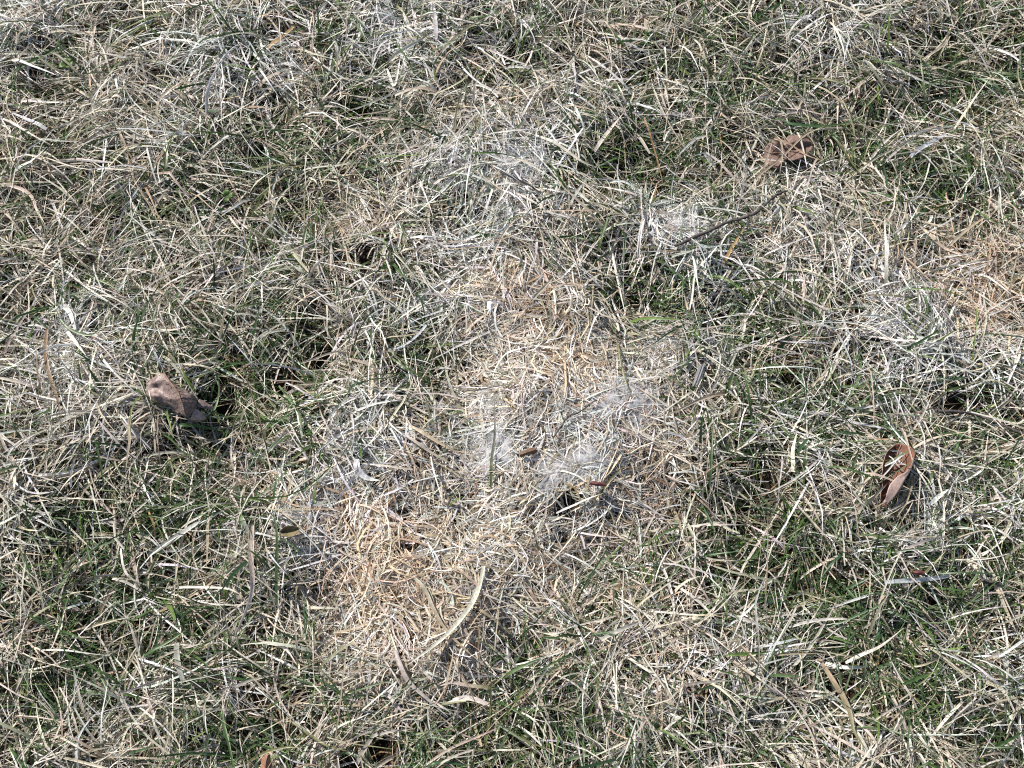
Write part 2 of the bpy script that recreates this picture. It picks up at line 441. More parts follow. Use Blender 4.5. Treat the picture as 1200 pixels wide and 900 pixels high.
# the same lawn going on all round, blade by blade, as one object
def surrounding_lawn():
    a2 = np.unique(np.concatenate([np.linspace(-2.1, X0, 12), np.linspace(X0, X1, 8), np.linspace(X1, 2.1, 12)]))
    b2 = np.unique(np.concatenate([np.linspace(-2.1, Y0, 12), np.linspace(Y0, Y1, 8), np.linspace(Y1, 2.1, 12)]))
    gx, gy = np.meshgrid(a2, b2, indexing='ij')
    V = np.stack([gx, gy, hgt(gx, gy)], -1).reshape(-1, 3)
    idx = np.arange(gx.size).reshape(gx.shape)
    Q = np.stack([idx[:-1, :-1], idx[1:, :-1], idx[1:, 1:], idx[:-1, 1:]], -1).reshape(-1, 4)
    c = V[Q].mean(1)
    Q = Q[~((c[:, 0] > X0) & (c[:, 0] < X1) & (c[:, 1] > Y0) & (c[:, 1] < Y1))]
    m, nt, out = new_mat("lawn_blade")
    N = nt.nodes.new; L = nt.links.new
    oi = N("ShaderNodeObjectInfo")
    cr = N("ShaderNodeValToRGB"); cr.color_ramp.interpolation = 'CONSTANT'
    stops = [(0, (.055, .11, .032)), (.22, (.07, .125, .04)), (.40, (.44, .36, .26)), (.55, (.52, .46, .37)), (.68, (.34, .28, .20)), (.80, (.60, .58, .53)), (.90, (.48, .41, .31))]
    el = cr.color_ramp.elements
    while len(el) < len(stops): el.new(.5)
    for e, (p, c3) in zip(el, stops): e.position = p; e.color = (*c3, 1)
    L(oi.outputs["Random"], cr.inputs[0])
    p = N("ShaderNodeBsdfPrincipled"); p.inputs["Roughness"].default_value = .5; L(cr.outputs[0], p.inputs["Base Color"])
    L(p.outputs[0], out.inputs[0])
    o = bpy.data.objects.new("surrounding_lawn", mesh_quads("surrounding_lawn", V, Q, None, m))
    ng = bpy.data.node_groups.new("lawn_blades", 'GeometryNodeTree')
    ng.interface.new_socket("Geometry", in_out='INPUT', socket_type='NodeSocketGeometry')
    ng.interface.new_socket("Geometry", in_out='OUTPUT', socket_type='NodeSocketGeometry')
    N = ng.nodes.new; L = ng.links.new
    gi = N("NodeGroupInput"); go = N("NodeGroupOutput")
    dp = N("GeometryNodeDistributePointsOnFaces"); dp.inputs["Density"].default_value = 20000
    L(gi.outputs[0], dp.inputs["Mesh"])
    gr = N("GeometryNodeMeshGrid"); gr.inputs["Size X"].default_value = .0016; gr.inputs["Size Y"].default_value = .056
    gr.inputs["Vertices X"].default_value = 2; gr.inputs["Vertices Y"].default_value = 6
    pos = N("GeometryNodeInputPosition"); sx = N("ShaderNodeSeparateXYZ"); L(pos.outputs[0], sx.inputs[0])
    yy = N("ShaderNodeMath"); yy.operation = 'ADD'; yy.inputs[1].default_value = .028; L(sx.outputs[1], yy.inputs[0])
    an = N("ShaderNodeMath"); an.operation = 'MULTIPLY'; an.inputs[1].default_value = 38; L(yy.outputs[0], an.inputs[0])
    sn = N("ShaderNodeMath"); sn.operation = 'SINE'; L(an.outputs[0], sn.inputs[0])
    zz = N("ShaderNodeMath"); zz.operation = 'MULTIPLY'; zz.inputs[1].default_value = .014; L(sn.outputs[0], zz.inputs[0])
    wt = N("ShaderNodeMapRange"); wt.inputs[1].default_value = .02; wt.inputs[2].default_value = .056; wt.inputs[3].default_value = 1; wt.inputs[4].default_value = .1
    L(yy.outputs[0], wt.inputs[0])
    xx = N("ShaderNodeMath"); xx.operation = 'MULTIPLY'; L(sx.outputs[0], xx.inputs[0]); L(wt.outputs[0], xx.inputs[1])
    cb = N("ShaderNodeCombineXYZ"); L(xx.outputs[0], cb.inputs[0]); L(yy.outputs[0], cb.inputs[1]); L(zz.outputs[0], cb.inputs[2])
    sp = N("GeometryNodeSetPosition"); L(gr.outputs["Mesh"], sp.inputs["Geometry"]); L(cb.outputs[0], sp.inputs["Position"])
    sm = N("GeometryNodeSetMaterial"); sm.inputs["Material"].default_value = m; L(sp.outputs[0], sm.inputs["Geometry"])
    ip = N("GeometryNodeInstanceOnPoints"); L(dp.outputs["Points"], ip.inputs["Points"]); L(sm.outputs[0], ip.inputs["Instance"])
    rr = N("FunctionNodeRandomValue"); rr.data_type = 'FLOAT_VECTOR'
    rr.inputs[0].default_value = (-.1, -.6, 0); rr.inputs[1].default_value = (.35, .6, 6.283)
    L(rr.outputs[0], ip.inputs["Rotation"])
    rs = N("FunctionNodeRandomValue"); rs.data_type = 'FLOAT_VECTOR'; rs.inputs["Seed"].default_value = 4
    rs.inputs[0].default_value = (.6, .6, .4); rs.inputs[1].default_value = (1.5, 1.5, 1.5)
    L(rs.outputs[0], ip.inputs["Scale"])
    L(ip.outputs[0], go.inputs[0])
    md = o.modifiers.new("blades", 'NODES'); md.node_group = ng
    link(o); tag(o, "straw and green lawn stretching on round the dead patch", "grass", kind="stuff")
surrounding_lawn()

# canopy height: how high the straw lies at a place, for everything that rests on it
CELL = .006
cnx, cny = int((X1 - X0) / CELL) + 1, int((Y1 - Y0) / CELL) + 1
CAN = np.full((cnx, cny), -1.0)
for pts in canopy_pts:
    i = ((pts[:, 0] - X0) / CELL).astype(int); j = ((pts[:, 1] - Y0) / CELL).astype(int)
    ok = (i >= 0) & (i < cnx) & (j >= 0) & (j < cny)
    np.maximum.at(CAN, (i[ok], j[ok]), pts[ok, 2])
CAN[CAN < -.5] = .01
for _ in range(2):
    Cp = np.pad(CAN, 1, mode='edge')
    CAN = sum(Cp[a:a + cnx, b:b + cny] for a in range(3) for b in range(3)) / 9
def can(x, y):
    i = np.clip(((np.asarray(x) - X0) / CELL), 0, cnx - 1).astype(int)
    j = np.clip(((np.asarray(y) - Y0) / CELL), 0, cny - 1).astype(int)
    return CAN[i, j]
def on_top(px, py, lift=0.0):
    px = np.asarray(px, float); py = np.asarray(py, float)
    z = np.full(px.shape, .02)
    for _ in range(4):
        x, y = ground_at(px, py, z)
        z = can(x, y) + lift
    return x, y, z

# the uppermost layer: longer dry blades lying loose across the tufts
def top_straw():
    rg = np.random.default_rng(4242)
    N = 17000
    x, y = scatter(N, rg)
    M = np.clip(MAT(x, y), 0, 1); G = np.clip(GREEN(x, y), 0, 1)
    cl = np.clip((fbm(x, y, .045, 133) - .38) * 4.5 + 25 * hgt(x, y), .12, 1)
    k = rg.random(N) < cl * (1 - .62 * M) * (1 - .5 * G) * (1 - .97 * np.clip(HOLE(x, y) * 1.4, 0, 1))
    x, y, M, G = x[k], y[k], M[k], G[k]; N = len(x)
    W = np.clip(WHITE(x, y), 0, 1.3); Pc = np.clip(PEACH(x, y), 0, 1.2)
    n = 7
    L = rg.gamma(7, .0062, N) + .012
    ph = 2 * np.pi * 1.6 * fbm(x, y, .10, 21) + rg.normal(0, 1, N) * np.where(rg.random(N) < .5, 2.8, .45)
    t = np.linspace(0, 1, n)[None, :]
    pa = ph[:, None] + rg.normal(0, .5, N)[:, None] * t + np.cumsum(rg.normal(0, .05, (N, n)), 1)
    st = (L / (n - 1))[:, None]
    P = np.zeros((N, n, 3))
    P[:, :, 0] = x[:, None] + np.cumsum(np.cos(pa) * st, 1) - (np.cos(pa) * st)[:, :1]
    P[:, :, 1] = y[:, None] + np.cumsum(np.sin(pa) * st, 1) - (np.sin(pa) * st)[:, :1]
    z = can(P[..., 0], P[..., 1]) - .003
    for _ in range(2):
        zz = np.pad(z, ((0, 0), (1, 1)), mode='edge'); z = (zz[:, :-2] + zz[:, 1:-1] + zz[:, 2:]) / 3
    z = z + rg.uniform(-.004, .002, N)[:, None] + (.005 * rg.random(N))[:, None] * np.sin(np.pi * t)
    z[:, 0] -= .008; z[:, 1] -= .002
    P[..., 2] = z
    k = open_gap(P, rg); P, W, Pc, M, G, t_ = P[k], W[k], Pc[k], M[k], G[k], t; N = len(P)
    C0 = pick(TAN + PALE, N, rg); C1 = pick(PALE, N, rg)
    a = rg.random(N) < np.clip(.20 + .75 * W, 0, .92)
    C0[a] = pick(BLEACH, int(a.sum()), rg); C1[a] = C0[a]
    b = (~a) & (rg.random(N) < np.clip(.04 + .6 * Pc ** 1.6, 0, .75))
    C0[b] = pick(PEACHC, int(b.sum()), rg); C1[b] = C0[b]
    c = (~a) & (~b) & (rg.random(N) < .08); C0[c] = pick(GREY + BROWN, int(c.sum()), rg)
    g = rg.random(N) < np.clip(.06 + .30 * G, 0, .4) * (1 - .9 * M)
    C0[g] = pick(GRN, int(g.sum()), rg); C1[g] = pick(GRN + GRNHI[:1] + TAN[:1], int(g.sum()), rg)
    w = np.clip(rg.gamma(7, .00019, N), .0007, .0030)
    tw = rg.normal(0, .35, (N, 1)) + rg.normal(0, .6, (N, 1)) * t
    V, Q, C = ribbons(P, w, tw, rg.uniform(.1, .5, N), rg.random(N) < .2, C0, C1, rg)
    o = bpy.data.objects.new("loose_straw", mesh_quads("loose_straw", V, Q, C, M_STRAW)); link(o)
    tag(o, "loose straw with a few green blades lying across the tops of the tufts", "straw", kind="stuff")
top_straw()

def smooth_path(pts, n):
    """Catmull-Rom through the points, n samples"""
    p = np.array(pts, float)
    if len(p) == 2:
        m = (p[0] + p[1]) / 2
        d = p[1] - p[0]
        m = m + np.array([-d[1], d[0]]) * random.uniform(-.06, .06)
        p = np.array([p[0], m, p[1]])
    p = np.vstack([2 * p[0] - p[1], p, 2 * p[-1] - p[-2]])
    out = []
    seg = len(p) - 3
    for u in np.linspace(0, seg - 1e-6, n):
        k = int(u); t = u - k
        a, b, c, d = p[k], p[k + 1], p[k + 2], p[k + 3]
        out.append(.5 * ((2 * b) + (c - a) * t + (2 * a - 5 * b + 4 * c - d) * t * t + (3 * b - a - 3 * c + d) * t ** 3))
    return np.array(out)

# ------------------------------------------------------------------ blades that can be picked out one by one
PALS = {'t': TAN, 'p': PALE, 'w': BLEACH, 'g': GREY, 'k': PEACHC, 'b': BROWN, 'G': GRN, 'H': GRNHI,
        'O': [(.14, .15, .06), (.17, .16, .07)], 'D': [(.035, .032, .024), (.05, .04, .03)], 'T': [(.44, .28, .14)], 'R': [(.16, .055, .035)]}
brg = np.random.default_rng(77)
def single_blade(pts, width, cols, label, lift=.002, group=None, blunt=False, name=None):
    n = 15
    path = smooth_path(pts, n)
    x, y, z = on_top(path[:, 0], path[:, 1], 0)
    for _ in range(3):
        zz = np.pad(z, 1, mode='edge'); z = np.maximum(z, (zz[:-2] + zz[1:-1] + zz[2:]) / 3)
    z = np.convolve(np.pad(z, 3, mode='edge'), np.ones(7) / 7, 'valid') + lift
    x, y = ground_at(path[:, 0], path[:, 1], z)
    z = z - .004 * np.clip(1 - np.linspace(0, 1, n) / .2, 0, 1)
    P = np.stack([x, y, z], -1)
    org = P[0].copy()
    P = (P - org)[None]
    w = np.array([width * PX])
    tw = np.array([random.uniform(-.5, .5)])[:, None] + random.uniform(-.7, .7) * np.linspace(0, 1, n)[None]
    c0 = pick(PALS[cols[0]], 1, brg, .06); c1 = pick(PALS[cols[-1]], 1, brg, .06)
    V, Q, C = ribbons(P, w, tw, np.array([random.uniform(.2, .5)]), np.array([blunt]), c0, c1, brg)
    green = cols[0] in 'GHO'
    nm = name or ("green_blade" if green else "straw_blade")
    o = bpy.data.objects.new(nm, mesh_quads(nm, V, Q, C, M_GREEN if green else M_STRAW))
    o.location = org
    link(o)
    tag(o, label, "grass blade", group)
    return o

B = single_blade
# around the top of the picture
B([(15, 81), (45, 68), (83, 45)], 5, 'G', "broad dark green blade pointing past the yellow-green seedling")
B([(200, 17), (183, 17), (160, 27), (137, 38)], 4.5, 'GO', "dark green blade turning olive at its tip over white straw")
B([(183, 155), (184, 125), (191, 111), (215, 97)], 3, 't', "thin tan blade hooked over at its top like a crook")
B([(53, 149), (35, 141), (14, 132)], 5.5, 'w', "short broad bluish-white blade below a tuft of grey straw", blunt=True)
B([(0, 136), (18, 146), (36, 157), (60, 170)], 3.2, 'p', "pale straw blade running beside the broad bluish-white blade")
B([(24, 116), (50, 119), (80, 120)], 3.6, 'w', "straight white blade lying level above the broad bluish-white blade")
B([(313, 54), (330, 43), (344, 31)], 5, 'T', "short thick tan-brown blade lying on bleached straw", blunt=True)
B([(304, 99), (328, 84)], 5.5, 't', "stubby wide tan blade below the thick tan-brown one", blunt=True)
B([(147, 176), (158, 212), (178, 245), (188, 270)], 2.6, 'bt', "thin wiry brown blade curving down through dark green grass")
B([(0, 212), (33, 226), (43, 246), (53, 263)], 4, 'k', "pinkish straw blade bent sharply at its middle")
B([(353, 192), (320, 194), (293, 200), (270, 209)], 3.2, 'O', "olive blade lying level beside the bright green clover-like seedling")
B([(455, 70), (478, 55), (502, 41)], 5.5, 'p', "wide pale blade slanting into an upright white blade")
B([(511, 45), (510, 20), (506, -6)], 5, 'w', "upright wide white blade meeting a slanting pale one")
B([(513, 64), (530, 47), (550, 31), (590, 9)], 4, 'gO', "long grey-olive blade among bleached straw")
B([(453, 78), (462, 100), (470, 62)], 3.5, 'w', "white blade folded double into a narrow V")
B([(755, 135), (768, 180), (778, 219)], 2.6, 'T', "long thin tan blade standing over deep green grass")
B([(697, 175), (712, 155), (731, 132)], 5, 'p', "wide pale blade with a pointed tip beside dark green grass")
B([(583, 197), (603, 209), (622, 218), (640, 232)], 3.8, 'D', "dark brown rotted blade crossing the whitest straw")
B([(628, 156), (655, 170), (682, 189), (700, 196)], 3.4, 'p', "curved cream blade on the edge of the whitest straw")
B([(701, 292), (708, 268), (716, 246)], 4, 'G', "dark green upright blade above the green gap by the dead patch")
B([(848, 308), (858, 290), (873, 266)], 4, 'T', "tan-brown grass stalk below the dark bent twig")
B([(920, 142), (945, 147), (975, 147), (1015, 139)], 4.2, 'G', "long blue-green blade lying level above the half-buried brown leaf")
B([(977, 158), (990, 178), (1003, 197), (1030, 228)], 3.6, 'O', "long olive blade slanting away from the half-buried brown leaf")
B([(880, 211), (913, 187), (941, 160), (967, 147)], 3, 't', "long straw blade lying across the half-buried brown leaf", lift=.007)
B([(907, 168), (922, 184), (940, 200)], 2.2, 'w', "short white blade crossing the middle of the half-buried brown leaf", lift=.007)
B([(913, 158), (917, 178), (914, 203)], 2.4, 't', "upright tan blade over the left part of the half-buried brown leaf", lift=.006)
B([(935, 152), (941, 174), (946, 198)], 2.2, 'p', "thin pale blade across the midrib of the half-buried brown leaf", lift=.007)
B([(893, 205), (899, 185), (906, 163)], 3, 't', "tan blade standing against the buried end of the pinkish-brown leaf", lift=.008)
B([(884, 186), (902, 187), (921, 190)], 2.4, 'p', "short pale blade lying level over the buried end of the pinkish-brown leaf", lift=.006)
B([(908, 160), (926, 169), (944, 181), (962, 188)], 2.2, 'k', "rosy thin blade slanting over the top of the pinkish-brown leaf", lift=.008)
B([(1098, 172), (1113, 205), (1126, 236)], 3.4, 't', "straight tan blade leaning over pinkish dead straw")
B([(1068, 181), (1085, 170), (1109, 157)], 5.5, 'w', "wide papery white blade on dark green grass", blunt=True)
B([(1120, 148), (1140, 118), (1161, 89)], 3.6, 'p', "pale blade slanting over the darkest green clump")
B([(1083, 67), (1100, 57), (1109, 46), (1112, 36)], 3.4, 'k', "pinkish tan blade curled into a hook among green blades")
B([(1013, 66), (1030, 92), (1053, 128)], 4, 'gO', "grey-green blade lying long across tan straw")
B([(1103, 82), (1120, 73), (1139, 66)], 4.4, 'G', "short broad blue-green blade in the darkest green clump")
# left side
B([(54, 380), (53, 415), (60, 447), (68, 470), (72, 502)], 4.6, 'bt', "long tan-brown blade hanging over grey straw beside the white flake")
B([(235, 496), (249, 483), (256, 464), (256, 438)], 3.2, 'G', "dark green blade arching round the end of the curled leaf", lift=.006)
B([(222, 447), (245, 435), (268, 420)], 2.8, 'O', "thin olive blade rising from behind the curled leaf", lift=.003)
B([(228, 458), (217, 441), (213, 430)], 3.4, 'H', "bright green blade standing behind the curled leaf")
B([(205, 497), (230, 499), (262, 505)], 4, 'G', "broad green blade lying under the curled leaf")
B([(102, 478), (130, 510), (147, 527), (161, 538)], 3, 'p', "pale blade slanting towards the curled leaf from white straw")
B([(326, 450), (344, 474), (352, 490), (353, 515)], 3, 'G', "dark green blade curving down beside the large black gap")
B([(65, 332), (72, 345), (78, 354)], 3.4, 'G', "short dark green blade above the ragged white strip")
B([(38, 369), (48, 378), (59, 387)], 3.4, 'G', "short blue-green blade to one side of the ragged white strip")
B([(64, 366), (79, 384), (98, 392), (112, 390), (121, 377)], 3.2, 'G', "green blade bent like a bow under the ragged white strip", lift=.003)
B([(76, 385), (88, 400), (101, 417)], 4.6, 'p', "wide pale blade running down from the ragged white strip")
B([(367, 589), (370, 568), (376, 549)], 3, 'G', "dark green blade standing beside bleached straw above the peach mound")
# the dead patch
B([(575, 570), (576, 540), (580, 506), (579, 456)], 3.6, 'Gg', "green blade fading to grey standing in the middle of the dead patch", lift=.004)
B([(702, 582), (709, 570), (718, 558), (736, 542)], 2.6, 'O', "olive blade curving up at the edge of the dead patch", lift=.004)
B([(723, 398), (729, 430), (739, 465)], 3, 'O', "dull olive blade lying across the top of the dead patch")
B([(490, 343), (515, 345), (544, 347)], 3, 'g', "grey straight blade lying level above the dead patch")
B([(622, 352), (636, 338), (652, 321)], 4, 'k', "pinkish wide blade slanting above the orange straw")
B([(546, 388), (560, 375), (575, 366)], 4, 'k', "rosy blade pointing to the small white papery flake")
B([(480, 497), (512, 517), (544, 534)], 4, 'k', "rosy-brown blade, upper one of two parallel blades by the dead patch")
B([(474, 508), (505, 530), (538, 548)], 3.4, 'kg', "rosy-grey blade, lower one of two parallel blades by the dead patch")
B([(527, 591), (543, 581)], 3, 'H', "tiny bright green blade alone in pinkish straw")
B([(652, 600), (668, 594), (690, 584), (707, 578)], 3.2, 'p', "pale blade bridging the lower lip of the black hole", lift=.003)
B([(645, 575), (655, 590), (668, 606)], 2, 'g', "thin grey blade spanning the black hole")
# right side
B([(830, 466), (847, 434), (870, 401)], 3, 'p', "bright straw blade slanting past the grey wood chip", lift=.003)
B([(851, 459), (857, 444), (861, 430)], 4.6, 'GD', "dull grey-green blade beside the bright straw near the wood chip")
B([(832, 570), (834, 530), (837, 485)], 2.8, 'G', "long thin green blade standing below the wood chip")
B([(1016, 553), (1030, 557), (1046, 563), (1073, 577)], 3.6, 't', "tan blade lying across the lower half of the red-brown leaf", lift=.009)
B([(1003, 600), (1022, 585), (1043, 563)], 4.6, 't', "wide tan blade leaning on the tip of the red-brown leaf", lift=.006)
B([(1042, 532), (1051, 544), (1062, 555)], 1.8, 'w', "fine white blade crossing the dark hollow of the red-brown leaf", lift=.008)
B([(1058, 500), (1065, 525), (1073, 552)], 2.6, 't', "tan blade following the upper edge of the red-brown leaf", lift=.007)
B([(1083, 266), (1096, 281), (1112, 293), (1148, 305)], 4, 'k', "pinkish blade bending level across the pink dead straw")
B([(1058, 296), (1086, 325), (1117, 353), (1142, 349)], 3, 'k', "pinkish blade hooked at its end in the pink dead straw")
B([(1111, 289), (1137, 266), (1165, 248)], 3.6, 'k', "rosy blade rising over the black gap in the pink dead straw")
B([(1072, 523), (1090, 515), (1113, 509), (1173, 501)], 3.4, 't', "very long tan blade reaching away from the red-brown leaf")
B([(1091, 590), (1101, 581), (1112, 573)], 5, 'w', "wide bluish-white blade on grass beyond the red-brown leaf")
B([(997, 554), (1003, 536), (1011, 516)], 3.4, 'HO', "yellow-green blade standing beside the red-brown leaf")
B([(930, 550), (929, 528), (934, 506)], 5, 'p', "wide upright straw blade on bleached grass")
# bottom left
B([(295, 614), (294, 655), (296, 685), (289, 714), (269, 758)], 6, 'tp', "longest wide pale blade, bent like a bow, over dark gaps", lift=.003)
B([(323, 706), (324, 660), (324, 622), (317, 588)], 3.4, 'G', "long straight dark green blade at the edge of the peach mound", lift=.004)
B([(172, 650), (198, 635), (226, 616), (243, 609)], 6, 'gw', "broad grey-white blade lying over dark green grass")
B([(281, 602), (288, 616), (297, 633)], 4, 'Gp', "short green blade with a pale edge by the long bowed blade")
B([(173, 598), (180, 615), (182, 635)], 2.6, 'T', "thin orange-tan blade beside dark green grass")
B([(140, 641), (146, 668), (157, 680), (174, 686)], 2.8, 'p', "cream blade curving round through dark green grass")
B([(130, 677), (147, 682), (165, 692)], 3, 'p', "cream blade with a blunt end beside a curving one", blunt=True)
B([(244, 598), (243, 635), (242, 665)], 3.4, 't', "upright tan blade crossing the broad grey-white blade")
B([(236, 598), (227, 630), (226, 652), (239, 685)], 2.6, 't', "thin zigzag tan blade below the broad grey-white blade")
B([(195, 688), (232, 688), (267, 690), (285, 699)], 3, 'p', "level cream blade below the dark gaps")
B([(305, 752), (322, 755), (336, 762), (348, 779)], 3.2, 'p', "pale blade bending down beyond the tip of the bowed blade")
B([(152, 729), (160, 757), (171, 788)], 2.8, 'g', "long thin grey-green blade in the dark clump")
B([(167, 768), (195, 753), (221, 736)], 3.4, 'G', "dark green blade slanting through the dark clump")
B([(206, 752), (208, 775), (214, 798)], 6, 'g', "wide grey-tan blade standing in the dark clump", blunt=True)
B([(417, 896), (430, 873), (454, 839)], 5, 'g', "wide grey blade slanting over black gaps")
B([(438, 862), (460, 857), (482, 855)], 2.8, 'p', "cream blade lying level by the wide grey one over black gaps")
B([(283, 897), (308, 883), (332, 876), (352, 876)], 3.2, 'O', "olive stalk arching over the upright red leaf tip", lift=.003)
B([(338, 843), (366, 863), (384, 874), (410, 881)], 3, 'O', "olive blade sagging beside the olive stalk")
# bottom middle
B([(567, 662), (560, 691), (549, 713), (527, 740), (504, 760), (475, 781)], 5.4, 'p', "long sickle-shaped cream blade sweeping over the pale mat", lift=.004)
B([(476, 667), (497, 689), (507, 711), (521, 736), (545, 761), (570, 781)], 4, 'tk', "wavy tan blade crossing the sickle-shaped cream blade", lift=.002)
B([(532, 661), (554, 681), (586, 714)], 3, 't', "straight tan blade starting beside the sickle-shaped blade")
B([(556, 710), (582, 728), (602, 744)], 3.2, 'tO', "tan blade turning olive as it enters green grass")
B([(462, 761), (470, 782), (480, 800), (502, 820), (525, 840)], 5, 'g', "long wide grey-tan blade below the pale mat")
B([(587, 794), (612, 781), (637, 770)], 4, 'HG', "bright green blade pointing away from a green clump")
B([(567, 877), (571, 858), (575, 822), (575, 774)], 3, 'O', "upright olive stalk in the green clump")
B([(580, 805), (555, 804), (530, 800), (515, 804)], 4.4, 'Op', "blade green at its base and cream at its tip")
B([(530, 820), (550, 818), (574, 826)], 5.6, 'p', "wide cream blade under the two-coloured blade", blunt=True)
B([(497, 897), (528, 877), (565, 861), (588, 851)], 2.8, 't', "long tan blade slanting through the green clump")
B([(500, 897), (520, 893), (550, 898)], 4, 'G', "low green blade arching beneath the long tan one")
B([(584, 849), (612, 866), (642, 878)], 3.2, 'GO', "dark olive blade lying beyond the long tan one")
B([(566, 885), (579, 903)], 2.8, 'HO', "short yellow-green blade below the upright olive stalk")
B([(704, 749), (725, 739), (748, 729)], 4.6, 'p', "wide cream blade on mixed green and tan grass", blunt=True)
# bottom right
B([(961, 771), (976, 797), (989, 819), (997, 838), (1001, 857), (1014, 877)], 5.6, 'tO', "thick blade tan at its top and olive green lower down", lift=.004)
B([(1001, 852), (1013, 872), (1025, 896)], 3, 'g', "grey blade beside the thick tan and olive one")
B([(1061, 840), (1044, 865), (1021, 902)], 2.8, 't', "long tan blade slanting away from the thick tan and olive one")
B([(992, 776), (1010, 767), (1032, 757), (1059, 736)], 5, 'p', "wide pale blade slanting over the dark green hollow", lift=.003)
B([(1038, 681), (1070, 680), (1100, 677), (1112, 675)], 5, 'w', "broad grey-white blade lying level under a dark scrap", blunt=True, lift=.003)
B([(800, 631), (818, 648), (838, 656), (884, 657)], 3, 't', "tan blade sagging like a rope over green grass")
B([(801, 604), (815, 630), (832, 640)], 3, 't', "tan blade falling into the green hollow")
B([(852, 767), (880, 766), (908, 763)], 3.6, 'H', "bright green blade lying level on tan grass")
B([(799, 689), (822, 708), (841, 728)], 3.4, 'p', "pale blade slanting away from the green hollow")
B([(798, 803), (830, 799), (865, 797)], 3, 'g', "greyish blade lying level over pale straw")
B([(1166, 682), (1178, 712), (1191, 741)], 3.8, 't', "tan blade leaning away from the black twig piece")
B([(926, 734), (950, 728), (980, 725), (1018, 727)], 3.4, 'p', "long pale blade lying level above the dark green hollow")
B([(1058, 802), (1080, 793), (1102, 786)], 3.4, 'G', "dark green blade at the edge of the dark green hollow")
B([(1168, 875), (1185, 866), (1203, 855)], 3.6, 'G', "blue-green blade on grass with grey straw")

# ------------------------------------------------------------------ dry leaves
def leaf_material(name, c_lo, c_hi, rough=.55, scale=260, transl=.15):
    m, nt, out = new_mat(name)
    N = nt.nodes.new; L = nt.links.new
    tc = N("ShaderNodeTexCoord")
    n1 = N("ShaderNodeTexNoise"); n1.inputs["Scale"].default_value = scale; n1.inputs["Detail"].default_value = 5; n1.inputs["Roughness"].default_value = .65
    L(tc.outputs["Object"], n1.inputs["Vector"])
    cr = N("ShaderNodeValToRGB")
    cr.color_ramp.elements[0].position = .33; cr.color_ramp.elements[0].color = (*c_lo, 1)
    cr.color_ramp.elements[1].position = .68; cr.color_ramp.elements[1].color = (*c_hi, 1)
    L(n1.outputs["Fac"], cr.inputs[0])
    p = N("ShaderNodeBsdfPrincipled"); p.inputs["Roughness"].default_value = rough
    p.inputs["Specular IOR Level"].default_value = .35
    L(cr.outputs[0], p.inputs["Base Color"])
    v = N("ShaderNodeTexVoronoi"); v.feature = 'DISTANCE_TO_EDGE'; v.inputs["Scale"].default_value = 330
    L(tc.outputs["Object"], v.inputs["Vector"])
    b = N("ShaderNodeBump"); b.inputs["Strength"].default_value = .35; b.inputs["Distance"].default_value = .0008
    L(v.outputs["Distance"], b.inputs["Height"]); L(b.outputs[0], p.inputs["Normal"])
    t = N("ShaderNodeBsdfTranslucent"); L(cr.outputs[0], t.inputs["Color"])
    ms = N("ShaderNodeMixShader"); ms.inputs[0].default_value = transl
    L(p.outputs[0], ms.inputs[1]); L(t.outputs[0], ms.inputs[2]); L(ms.outputs[0], out.inputs[0])
    return m
M_LEAF_MAUVE = leaf_material("mauve_brown_leaf", (.09, .06, .054), (.32, .24, .22), .45)
M_LEAF_PALE = leaf_material("pale_leaf_underside", (.30, .20, .17), (.46, .35, .31))
M_LEAF_RED = leaf_material("red_brown_leaf", (.09, .034, .022), (.21, .09, .058), .7, 200, .22)
M_LEAF_BROWN = leaf_material("brown_leaf", (.09, .058, .045), (.23, .15, .125), .7)
M_RIB = leaf_material("leaf_rib", (.12, .07, .05), (.26, .17, .12))

def grid_mesh(name, G, mats, thick=.00035, sub=1):
    """G (a,b,3): a sheet of points, given thickness"""
    a, b, _ = G.shape
    me = bpy.data.meshes.new(name)
    idx = np.arange(a * b).reshape(a, b)
    F = np.stack([idx[:-1, :-1], idx[1:, :-1], idx[1:, 1:], idx[:-1, 1:]], -1).reshape(-1, 4)
    me.from_pydata(G.reshape(-1, 3).tolist(), [], F.tolist())
    for p in me.polygons: p.use_smooth = True
    for m in mats: me.materials.append(m)
    o = bpy.data.objects.new(name, me)
    if sub:
        s = o.modifiers.new("smooth", 'SUBSURF'); s.levels = sub; s.render_levels = sub
    s = o.modifiers.new("thickness", 'SOLIDIFY'); s.thickness = thick; s.offset = 0
    if len(mats) > 1: s.material_offset = 1; s.material_offset_rim = 1
    return o
def tube(name, pts, radii, mat, sides=8, jitter=0.0):
    pts = np.array(pts, float); n = len(pts)
    T = np.gradient(pts, axis=0); T /= np.linalg.norm(T, axis=1, keepdims=True) + 1e-9
    V = []; F = []
    for k in range(n):
        ref = np.array([0, 0, 1.0]) if abs(T[k][2]) < .9 else np.array([1.0, 0, 0])
        u = np.cross(T[k], ref); u /= np.linalg.norm(u); v = np.cross(u, T[k])
        for i in range(sides):
            a = 2 * math.pi * i / sides
            r = radii[k] * (1 + jitter * random.uniform(-1, 1))
            V.append(pts[k] + r * (math.cos(a) * u + math.sin(a) * v))
    for k in range(n - 1):
        for i in range(sides):
            j = (i + 1) % sides
            F.append((k * sides + i, k * sides + j, (k + 1) * sides + j, (k + 1) * sides + i))
    F.append(tuple(range(sides))[::-1]); F.append(tuple((n - 1) * sides + i for i in range(sides)))
    me = bpy.data.meshes.new(name)
    me.from_pydata([tuple(v) for v in V], [], F)
    for p in me.polygons: p.use_smooth = True
    me.materials.append(mat)
    return bpy.data.objects.new(name, me)
def empty(name, loc):
    e = bpy.data.objects.new(name, None); e.location = loc; e.empty_display_size = .01
    return link(e)
